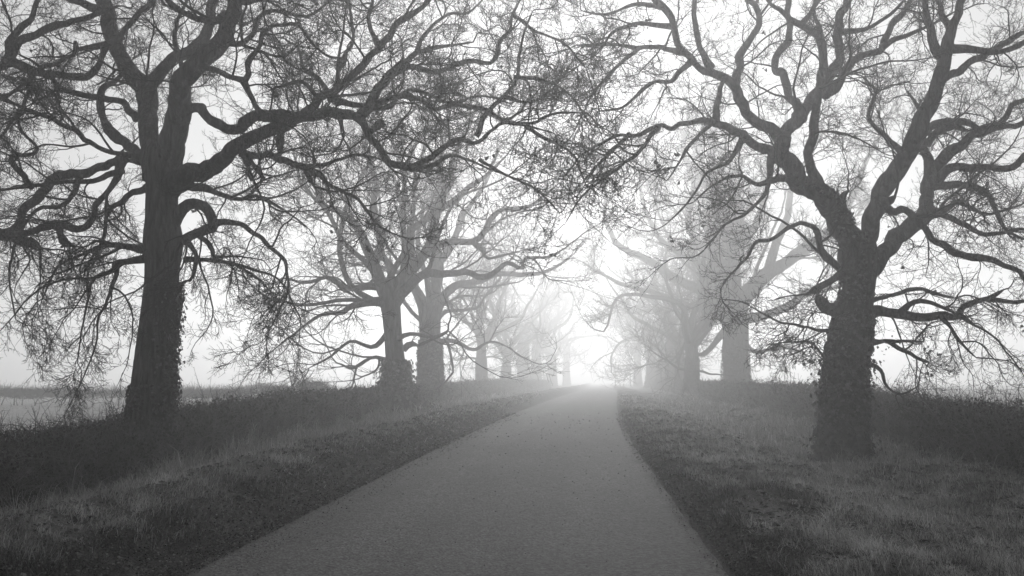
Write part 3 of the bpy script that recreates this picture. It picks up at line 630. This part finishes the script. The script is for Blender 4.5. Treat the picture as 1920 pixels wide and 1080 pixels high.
# ---- far trees, each set out where its trunk stands; three grown kinds are shared
levels_far = [
    dict(M=1.15, L=2.8, ang=.65, K=12, wig=.14, trop=.05, rf=.6, rk=.013, tip=.018, fall=.45, S=4),
    dict(M=7, L=1.4, ang=.65, K=7, wig=.16, trop=.05, rf=.6, rk=.011, tip=.014, S=3),
    dict(M=6, L=.75, ang=.65, K=4, wig=.16, trop=.05, rf=.7, rk=.012, tip=.0115, S=3)]
def far_kind(seed, fork, r, nl, L, tilt, lean):
    rng = np.random.default_rng(seed)
    t = Tree(0, seed)
    z = np.linspace(-.3, fork, 16)
    P = np.stack([lean * (z / fork) ** 2 + .05 * np.sin(z * 1.3 + seed), .05 * np.cos(z * 1.1), z], 1)
    R = r * (1.02 - .14 * np.clip(z / fork, 0, 1) + .22 * np.exp(-np.clip(z, 0, 9) * 2.2))
    t.trunk = (P, R); t.px = []
    crown_limbs(t, nl, L, 0, seed=seed + 9, rmax=r * .55, tilt=tilt, trop=.05, t0=.8)
    crown_limbs(t, 3, L * .4, 0, seed=seed + 19, rmax=r * .25, tilt=(1.0, 1.5), trop=.03, t0=.45)
    parts = [tubes(p[None], q[None], 6) for p, q in t.limbs]
    cur = None
    for li, lv in enumerate(levels_far):
        lv = dict(lv); M = lv.pop('M'); S = lv.pop('S')
        s = limb_seeds(rng, t.limbs, M, .15) if li == 0 else seeds(rng, cur[0], cur[1], M, .1, 1.)
        cur = grow(rng, *s, **lv); parts.append(tubes(cur[0], cur[1], S))
    return (trunk_mesh(P, R, 16, rng), merge(parts), ivy_on(P, R, 2200, .11, rng, 0, .75, lift=.03))
kinds = [far_kind(101, 4.0, .46, 8, 9, (.1, .95), .1), far_kind(117, 3.2, .42, 8, 9, (.1, 1.0), -.2), far_kind(131, 5.0, .44, 8, 8.5, (.1, .9), .15)]
proto = []
FAR = [  # u, distance, kind, trunk radius px, side, label
    (902, 98, 0, 10.5, 'left', 'fourth oak up the left side, first of the slimmer foggy trunks'),
    (948, 122, 1, 9, 'left', 'slender foggy tree, fifth up the left side'),
    (983, 150, 2, 11, 'left', 'pale stout trunk, sixth up the left side, standing almost against the seventh'),
    (1005, 170, 0, 9, 'left', 'pale trunk, seventh up the left side, just right of the stout sixth one'),
    (1034, 200, 1, 8, 'left', 'faint tree nearly lost in fog at the far left end of the lane'),
    (1062, 235, 2, 6, 'left', 'faintest tree of the left row, beside the bright gap over the road'),
    (1299, 78, 1, 13, 'right', 'third oak up the right side, just left of the broad one'),
    (1276, 96, 0, 9.5, 'right', 'slim fourth trunk up the right side, squeezed between two wider foggy ones'),
    (1260, 112, 2, 11.5, 'right', 'fifth pale trunk up the right side, wider than the slim fourth'),
    (1241, 136, 1, 10, 'right', 'sixth pale trunk up the right side, part hidden behind the fifth'),
    (1220, 160, 2, 9, 'right', 'pale seventh tree up the right side, leftmost distinct trunk of that row'),
    (1196, 205, 0, 7, 'right', 'faintest tree of the right row, beside the bright gap over the road'),
]
for n_, (u, d, kd, rp, side, lab) in enumerate(FAR):
    p = at(u, 700, d); z = float(ground_z(p[0], p[1]))
    root = thing('oak_tree', (p[0], p[1], z), lab, 'tree', 'bare trees lining the lane')
    sc = rp * d / F / [.46, .42, .44][kd]
    root.scale = (sc, sc, .55 * sc + .5)
    root.rotation_euler = (0, 0, [0, 2.1, 4.0, 1.2, 3.3, 5.1, .6, 2.7, 4.6, 1.9, .3, 3.9][n_])
    first = next((q for q in proto if q[0] == kd), None)
    if first is None:
        (tv, tf), (cv, cf), (iv, jf) = kinds[kd]
        kids = [make_mesh('trunk', tv, tf, M_bark, root), make_mesh('crown', cv, cf, M_twig, root), make_mesh('ivy', iv, jf, M_ivy, root, tone=np.ones(len(iv)))]
        proto.append((kd, kids))
    else:
        for k in first[1]:
            c = k.copy(); COL.objects.link(c); c.parent = root

# ------------------------------------------------------------------ hedges
def hedge_mesh(name, path, half, h0, label, seed, leaf_n, leaf_s, twig_n, near=8, zoff=0, group='hedges along the verges', topvar=.18, spike=.0):
    """path: rows (x, y, height above ground)"""
    rng = np.random.default_rng(seed)
    path = np.array(path, float)
    s = np.concatenate([[0], np.cumsum(np.hypot(*np.diff(path[:, :2], axis=0).T))])
    def P(q): return np.stack([np.interp(q, s, path[:, k]) for k in range(4)], 1)
    def frame(q):
        a = P(q); b = P(np.minimum(q + .2, s[-1])); c = P(np.maximum(q - .2, 0)); t = norm((b - c)[:, :2])
        return a, np.stack([t[:, 1], -t[:, 0]], 1)       # right hand normal
    base = np.array([*path[0, :2], 0.0]); base[2] = float(ground_z(base[0], base[1]))
    root = thing(name, tuple(base), label, 'hedge', group)
    # dark thicket
    q = np.arange(0, s[-1], .22); a, nrm = frame(q)
    prof = np.linspace(-1, 1, 15); K = len(q)
    gz = ground_z(a[:, 0], a[:, 1])
    A = prof[None] * math.pi / 2
    hh = a[:, 2:3] * (1 + (fbm(q[:, None] * .5, prof[None] * .6, seed, 3) - .5) * topvar * 2)
    hw = a[:, 3:4] * (1 + (fbm(q[:, None] * .8, prof[None] * 1.2, seed + 5, 3) - .5) * .5)
    sx = np.sign(np.sin(A)) * np.abs(np.sin(A)) ** .6 * hw * .82; sz = np.cos(A).clip(0) ** .45 * hh * .86 - .05
    endt = np.clip(np.minimum(q, s[-1] - q) / .8, .05, 1)[:, None] ** .5
    V = np.stack([a[:, 0:1] + nrm[:, 0:1] * sx * endt, a[:, 1:2] + nrm[:, 1:2] * sx * endt, gz[:, None] + sz * endt], -1)
    V = V + (fbm(V[..., 0] * 5 + V[..., 2] * 3, V[..., 1] * 5, 4, 2) - .5)[..., None] * .12
    i = (np.arange(K - 1)[:, None] * 15 + np.arange(14)[None]).ravel()
    Fq = np.stack([i, i + 1, i + 16, i + 15], 1)
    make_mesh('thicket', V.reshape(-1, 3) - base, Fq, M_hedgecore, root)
    def surf(n, k0, k1):
        # denser near the camera
        qq = s[-1] * rng.random(n * 3); a, nr = frame(qq)
        dist = np.hypot(a[:, 0] - CAM[0], a[:, 1]); keep = rng.random(n * 3) < np.clip((near + 6) / (dist + 1), 0.08, 1)
        qq = qq[keep][:n]; a, nr = frame(qq); m = len(qq); dist = np.hypot(a[:, 0] - CAM[0], a[:, 1])
        pr = rng.uniform(-1, 1, m); A = pr * math.pi / 2
        hh = a[:, 2] * (1 + (fbm(qq * .5, pr * .6, seed, 3) - .5) * topvar * 2); hw = a[:, 3] * (1 + (fbm(qq * .8, pr * 1.2, seed + 5, 3) - .5) * .5)
        k = rng.uniform(k0, k1, m) + rng.normal(0, .05, m)
        sx = np.sign(np.sin(A)) * np.abs(np.sin(A)) ** .6 * hw * k; sz = np.cos(A).clip(0) ** .45 * hh * k * rng.uniform(.85, 1.0, m)
        # spread down the faces as well as over the top
        f = rng.random(m) < .55; sz = np.where(f, sz * rng.random(m) ** .8, sz); sx = np.where(f, np.sign(sx) * hw * rng.uniform(.82, 1.08, m), sx)
        z = ground_z(a[:, 0] + nr[:, 0] * sx, a[:, 1] + nr[:, 1] * sx)
        return np.stack([a[:, 0] + nr[:, 0] * sx, a[:, 1] + nr[:, 1] * sx, z + sz], 1), np.stack([nr[:, 0] * np.sign(sx), nr[:, 1] * np.sign(sx), sz * 0 + .5], 1), dist
    C, Nn, dist = surf(leaf_n, .86, 1.05)
    Vl, Fl = leaves(C, leaf_s * np.clip(dist / 16, .8, 2.6), rng, nrm=Nn, spread=1.1)
    tn = np.repeat(rng.lognormal(-.1, .85, len(C)) * (.3 + 1.5 * cn(C[:, 0] * 1.3 + C[:, 2] * 2, C[:, 1] * 1.3, 3, 3)), 4)
    make_mesh('foliage', Vl - base, Fl, M_hedgeleaf, root, smooth=False, tone=tn)
    C, Nn, dist = surf(twig_n, .7, .95)
    D = norm(Nn * rng.uniform(.0, .8, (len(C), 1)) + rng.normal(size=C.shape) * .55 + np.array([0, 0, 1.0]))
    Pt, Rt = grow(rng, C, D, np.full(len(C), .01), np.zeros(len(C)), .34, .35, 7, .2, -.03, rf=1, rk=.006, tip=.0024)
    Rt = Rt * np.clip(dist / 18, .8, 2.5)[:, None]
    Pt2, Rt2 = grow(rng, *seeds(rng, Pt, Rt, 3, .2, 1), .14, .8, 4, .2, 0, tip=.002); Rt2 = Rt2 * np.clip(np.repeat(dist, 3) / 18, .8, 2.5)[:, None]
    # long shoots standing clear of the cut top and arching out of the face
    C, Nn, dist = surf(600, .8, .95)
    D = norm(Nn * rng.uniform(.0, 1.0, (len(C), 1)) + rng.normal(size=C.shape) * .4 + np.array([0, 0, 1.2]))
    P3, R3 = grow(rng, C, D, np.full(len(C), .01), np.zeros(len(C)), .62, .25, 9, .13, -.06, rf=1, rk=.008, tip=.0035)
    P4, R4 = grow(rng, *seeds(rng, P3, R3, 5, .3, 1), .13, .8, 4, .2, 0, tip=.0026)
    V, Fq = merge([tubes(Pt, Rt, 3), tubes(Pt2, Rt2, 3), tubes(P3, R3, 4), tubes(P4, R4, 3)])
    make_mesh('twigs', V - base, Fq, M_hedgetwig, root)
    return root

# left hedge: close, low and wide, running past the first trunk
hl = [(-7.0, 6, .60, .95), (-6.9, 14, .60, .95), (-6.9, 18.2, .56, .95), (-7.0, 20, .66, .9), (-7.1, 23, .84, .9), (-7.0, 30, .95, .9), (-6.9, 42.5, .92, .85), (-6.6, 48, 1.0, .8), (-6.4, 60, 1.05, .7), (-5.6, 80, 1.1, .7), (-4.8, 110, 1.1, .7), (-3.6, 150, 1.1, .7)]
hedge_mesh('hedge', hl, 1, 1, 'low ragged bramble hedge along the left verge behind the trunks', 61, 120000, .034, 24000)
hr = [(8.6, 6, .92, 1.0), (8.4, 14, .94, 1.0), (8.2, 21, .97, .95), (8.6, 30, 1.05, .9), (9.0, 44, 1.1, .8), (9.0, 60, 1.05, .8), (9.4, 80, 1.0, .7), (10.2, 110, 1, .7), (11, 150, 1, .7)]
hedge_mesh('hedge', hr, 1, 1, 'dense dark twiggy hedge along the right verge, taller than the left one', 67, 120000, .03, 28000)

# far field hedge of wind-cut bushes beyond the left field
rngf = np.random.default_rng(77)
def far_bush(px_u, d, top_v, width, seed, label, dense=1.0, stems=5):
    rng = np.random.default_rng(seed)
    p = at(px_u, 760, d); z = float(ground_z(p[0], p[1])); H = at(px_u, top_v, d)[2] - z
    root = thing('hedge_bush', (p[0], p[1], z), label, 'bush', 'wind cut bushes beyond the left field')
    n = stems; ps = np.zeros((n, 3)); ps[:, 0] = rng.uniform(-.3, .3, n) * width; ps[:, 1] = rng.uniform(-.2, .2, n)
    D = norm(np.stack([rng.normal(0, .35, n), rng.normal(0, .25, n), np.ones(n)], 1))
    P0, R0 = grow(rng, ps, D, np.full(n, .06), np.zeros(n), H * .62, .2, 8, .14, .02, rf=1, rk=.03, tip=.02)
    for q in range(n):
        V, Fq = tubes(P0[q:q + 1], R0[q:q + 1], 5); make_mesh('stem', V, Fq, M_bark, root)
    m = int(420 * dense * width)
    k = rng.normal(size=(m, 3)); k = norm(k) * rng.random((m, 1)) ** .4
    C = np.stack([k[:, 0] * width * .56, k[:, 1] * .6, H * .70 + k[:, 2] * H * (.27 + .10 * (k[:, 0] * np.cos(seed)))], 1)
    C[:, 2] = np.minimum(C[:, 2], H * (.9 + .1 * np.sin(C[:, 0] * 3 + seed) * .5 + .08 * rng.random(m)))
    D = norm(C - np.array([0, 0, H * .1]) + rng.normal(size=C.shape) * .3)
    P1, R1 = grow(rng, C, D, np.full(m, .01), np.zeros(m), .3, .4, 5, .25, 0, rf=1, rk=.012, tip=.006)
    V1, F1 = tubes(P1, R1, 3)
    Lv, Lf = leaves(C[::2], .08, rng); make_mesh('twigs', V1, F1, M_bushtwig, root)
    make_mesh('foliage', Lv, Lf, M_bushtwig, root)
bush_words = ['at the picture edge', 'second from the left picture edge', 'third from the left picture edge', 'fourth from the left, before the first trunk', 'half hidden by the first trunk', 'just right of the first trunk', 'second right of the first trunk', 'third right of the first trunk', 'first of the open stemmed ones', 'open stemmed and round topped', 'open stemmed with a flat top', 'beside the thin sapling', 'rightmost, dark and square topped']
spec = [(-15, 55, 726, 3.0, 1), (45, 55, 730, 2.5, 1), (105, 55, 727, 2.6, .8), (165, 55, 731, 2.0, .6), (225, 55, 729, 2.3, .6), (330, 56, 729, 2.2, 1), (360, 56, 729, 1.8, 1), (396, 56, 730, 1.8, 1), (425, 57, 730, 1.4, .5), (455, 57, 725, 1.2, .7), (492, 57, 720, 1.2, .9), (528, 58, 722, 1.2, .9), (585, 58, 714, 1.7, 1.3), ]
for k, (u, d, tv, wd, dn) in enumerate(spec):
    far_bush(u, d, tv, wd, 300 + k, 'wind cut bush beyond the field, ' + bush_words[k], dn, 3 if dn < .95 else 5)
# the thin sapling standing above that hedge
p = at(552, 760, 57); z = float(ground_z(p[0], p[1]))
sap = thing('sapling', (p[0], p[1], z), 'thin bare sapling rising above the far field hedge', 'young tree')
rs = np.random.default_rng(5)
Ps, Rs = grow(rs, np.zeros((1, 3)), np.array([[0, 0, 1.]]), np.array([.06]), np.array([0.]), 2.1, .15, 12, .05, .1, rf=1, rk=.02, tip=.02)
make_mesh('trunk', *tubes(Ps, Rs, 5), M_bark, sap)
a_ = grow(rs, *seeds(rs, Ps, Rs, 16, .25, 1), .75, .7, 8, .15, .08, tip=.007); b_ = grow(rs, *seeds(rs, *a_, 7, .1, 1), .3, .7, 5, .2, .05, tip=.005)
make_mesh('crown', *merge([tubes(*a_, 3), tubes(*b_, 3)]), M_twig, sap)

# ------------------------------------------------------------------ grass, dry grass, litter
def blades(C, h, wd, rng, lean, tone):
    n = len(C); a = rng.uniform(0, 2 * math.pi, n)
    side = np.stack([np.cos(a), np.sin(a), np.zeros(n)], 1)
    ln = rng.normal(size=(n, 3)) * lean[1]; ln[:, 2] = 0; ln += lean[0]
    h = h[:, None]; wd = wd[:, None]
    b0, b1 = C - side * wd * .5, C + side * wd * .5
    m = C + np.array([0, 0, .62]) * h + ln * h * .4
    t = C + np.array([0, 0, .85]) * h + ln * h * 1.15
    V = np.stack([b0, b1, m + side * wd * .35, m - side * wd * .35, t], 1)
    i = np.arange(n)[:, None] * 5
    Fq = np.concatenate([i + [0, 1, 2], i + [0, 2, 3], i + [3, 2, 4]])
    return V.reshape(-1, 3), Fq, np.repeat(tone, 5)

def scatter(rng, n, s0, s1, y0=4.6, y1=70, p=1.7):
    """points on a verge; number per square metre falls with distance"""
    u = rng.random(n); k = 1 - p
    y = (y0 ** k + u * (y1 ** k - y0 ** k)) ** (1 / k)
    s = rng.uniform(s0, s1, n); x = s + xc(y)
    return x, y, s
rg = np.random.default_rng(8)
allV = []
def grass_patch(n, s0, s1, h, wd, lean, keepf, tonef, y1=75):
    x, y, s = scatter(rg, n, s0, s1, y1=y1)
    k = rg.random(n) < keepf(x, y, s); x, y, s = x[k], y[k], s[k]
    z = ground_z(x, y) - .01
    hh = h * rg.lognormal(0, .3, len(x)) * (.3 + 1.2 * cn(x * 2.6, y * 2.6, 14, 3, 3)); ww = wd * np.clip(y / 9, .9, 6)
    return blades(np.stack([x, y, z], 1), hh, ww, rg, lean, tonef(x, y, s) * rg.lognormal(-.1, .65, len(x)))
def ragged(a, b, soft):      # 0..1 between two lateral lines with a wandering border
    return lambda x, y, s: np.clip(((np.abs(s) + (fbm(x * 2.5, y * 2.5, 51, 3) - .5) * .5) - a) / soft, 0, 1) * np.clip((b - np.abs(s)) / soft + .5, 0, 1)
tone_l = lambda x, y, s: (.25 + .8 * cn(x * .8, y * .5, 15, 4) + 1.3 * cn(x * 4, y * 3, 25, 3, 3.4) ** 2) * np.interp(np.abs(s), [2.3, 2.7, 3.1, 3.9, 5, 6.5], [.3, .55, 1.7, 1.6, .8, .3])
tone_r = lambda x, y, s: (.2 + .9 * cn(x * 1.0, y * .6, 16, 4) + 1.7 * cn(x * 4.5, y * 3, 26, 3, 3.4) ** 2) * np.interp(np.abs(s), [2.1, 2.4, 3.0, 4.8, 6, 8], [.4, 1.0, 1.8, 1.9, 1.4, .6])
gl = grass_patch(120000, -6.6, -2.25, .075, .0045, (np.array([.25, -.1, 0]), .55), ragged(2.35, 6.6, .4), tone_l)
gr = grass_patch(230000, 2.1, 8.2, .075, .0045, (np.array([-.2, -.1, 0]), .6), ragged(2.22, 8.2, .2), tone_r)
V, Fq = merge([(gl[0], gl[1]), (gr[0], gr[1])])
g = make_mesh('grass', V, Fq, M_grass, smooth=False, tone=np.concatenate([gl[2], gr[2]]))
tag(g, 'short matted winter grass covering both verges', 'grass', kind='stuff')

# taller pale dead grass at the hedge feet, in tufts
def tufts(n_t, per, s0, s1, y0, y1, h, seed, dens):
    r = np.random.default_rng(seed)
    x, y, s = scatter(r, n_t, s0, s1, y0=y0, y1=y1, p=1.05); k = r.random(n_t) < dens(x, y, s); x, y = x[k], y[k]
    n = len(x); C = np.repeat(np.stack([x, y], 1), per, 0) + r.normal(0, .07, (n * per, 2))
    z = ground_z(C[:, 0], C[:, 1]) - .01
    hh = h * np.repeat(r.lognormal(0, .35, n), per) * r.uniform(.4, 1.2, n * per); ww = .0045 * np.clip(C[:, 1] / 11, .9, 6)
    return blades(np.column_stack([C, z]), hh, ww, r, (np.array([.0, 0, 0]), .38), r.lognormal(-.1, .4, n * per))
dl = tufts(2000, 26, -6.3, -4.6, 13, 80, .30, 91, lambda x, y, s: np.clip((y - 14) / 12, .05, 1) * (fbm(x * 1.1, y * .5, 71, 2) > .44))
dr_ = tufts(1300, 26, 4.8, 8.0, 18, 85, .22, 92, lambda x, y, s: np.clip((y - 14) / 12, .1, 1) * (fbm(x * 1.1, y * .5, 72, 2) > .42))
dn = tufts(330, 20, 3.6, 7.6, 7, 20, .2, 93, lambda x, y, s: .5 + 0 * x)
dm = tufts(130, 14, -6.0, -4.3, 8, 18, .26, 94, lambda x, y, s: .5 + 0 * x)
ds = tufts(160, 3, 4.6, 8.2, 8, 40, .5, 95, lambda x, y, s: .8 + 0 * x)
V, Fq = merge([(q[0], q[1]) for q in (dl, dr_, dn, dm, ds)])
g = make_mesh('dry_grass', V, Fq, M_drygrass, smooth=False, tone=np.concatenate([q[2] for q in (dl, dr_, dn, dm, ds)]))
tag(g, 'pale tufts of long dead grass at the feet of the hedges', 'grass', kind='stuff')

# fallen leaves and crumbs of earth
rl = np.random.default_rng(19)
def litter(n, s0, s1, size, mean, seed, y1=45):
    x, y, s = scatter(rl, n, s0, s1, y1=y1, p=1.6)
    z = np.maximum(ground_z(x, y), np.where(np.abs(s) < 2.12, .034 - .03 * (s / 2.1) ** 2, -9)) + .010
    C = np.stack([x, y, z], 1); sz = size * np.clip(y / 12, .8, 3)
    V, Fq = leaves(C, sz, rl, nrm=np.tile([0, 0, 1.], (n, 1)), spread=.55)
    return V, Fq, np.repeat(rl.lognormal(mean, .8, n), 4)
L_ = [litter(20000, -2.9, -1.98, .022, -.35, 1), litter(14000, 2.1, 2.5, .022, -.3, 2), litter(8000, -2.22, -1.98, .017, -.5, 6), litter(2500, -2.1, -1.6, .014, -.4, 8), litter(1800, 1.95, 2.15, .016, -.4, 7), litter(1500, -2.0, 2.0, .014, -.2, 5), litter(9000, -6.6, -3, .04, -.1, 3), litter(14000, 2.4, 8, .04, .15, 4), litter(6000, 2.5, 7.5, .055, .5, 9), litter(1500, -5.5, -2.4, .045, .5, 10)]
V, Fq = merge([(q[0], q[1]) for q in L_])
g = make_mesh('fallen_leaves', V, Fq, M_litter, smooth=False, tone=np.concatenate([q[2] for q in L_]))
tag(g, 'dark leaf litter and crumbled earth strewn along the lane edges and verges', 'fallen leaves', kind='stuff')

# a few bits on the lane itself and sticks lying on the verge
def stick(p0, p1, r, label, seed):
    rr = np.random.default_rng(seed); p0 = np.array(p0, float); p1 = np.array(p1, float)
    k = np.linspace(0, 1, 9)[:, None]; P = p0 * (1 - k) + p1 * k + rr.normal(0, .012, (9, 3)); R = r * (1 - .6 * k[:, 0])
    V, Fq = tubes(P[None], R[None], 6); c = p0.copy()
    o = make_mesh('fallen_stick', V - c, Fq, M_stick); o.location = c
    tag(o, label, 'stick')
a = at(281, 922, 13.4); b = at(303, 871, 13.2)
a[2] = ground_z(a[0], a[1]) - .01; stick(a, b, .006, 'thin pale dead stem leaning out of the grass below the left trunk', 1)
a = at(1690, 905, 13.2); a[2] = ground_z(a[0], a[1]) + .02; b = a + [.42, .12, .03]; stick(a, b, .012, 'dark curved stick lying in the grass right of the ivy wrapped trunk', 2)

# ------------------------------------------------------------------ fog
def haze():
    x0, x1, y0, y1, z0, z1 = -415, 425, -70, 430, -3.2, 19.5
    V = np.array([(x, y, z) for x in (x0, x1) for y in (y0, y1) for z in (z0, z1)], float)
    Fq = np.array([(0, 1, 3, 2), (4, 6, 7, 5), (0, 4, 5, 1), (2, 3, 7, 6), (0, 2, 6, 4), (1, 5, 7, 3)])
    m = bpy.data.materials.new('fog'); m.use_nodes = True; t = m.node_tree; t.nodes.clear()
    o = t.nodes.new('ShaderNodeOutputMaterial'); v = t.nodes.new('ShaderNodeVolumePrincipled')
    v.inputs['Color'].default_value = (.995, .995, .995, 1); v.inputs['Density'].default_value = FOG; v.inputs['Anisotropy'].default_value = .75
    t.links.new(v.outputs[0], o.inputs['Volume'])
    h = make_mesh('haze', V, Fq, m, smooth=False); tag(h, 'thick morning fog filling the lane and fields', 'fog', kind='stuff')
haze()
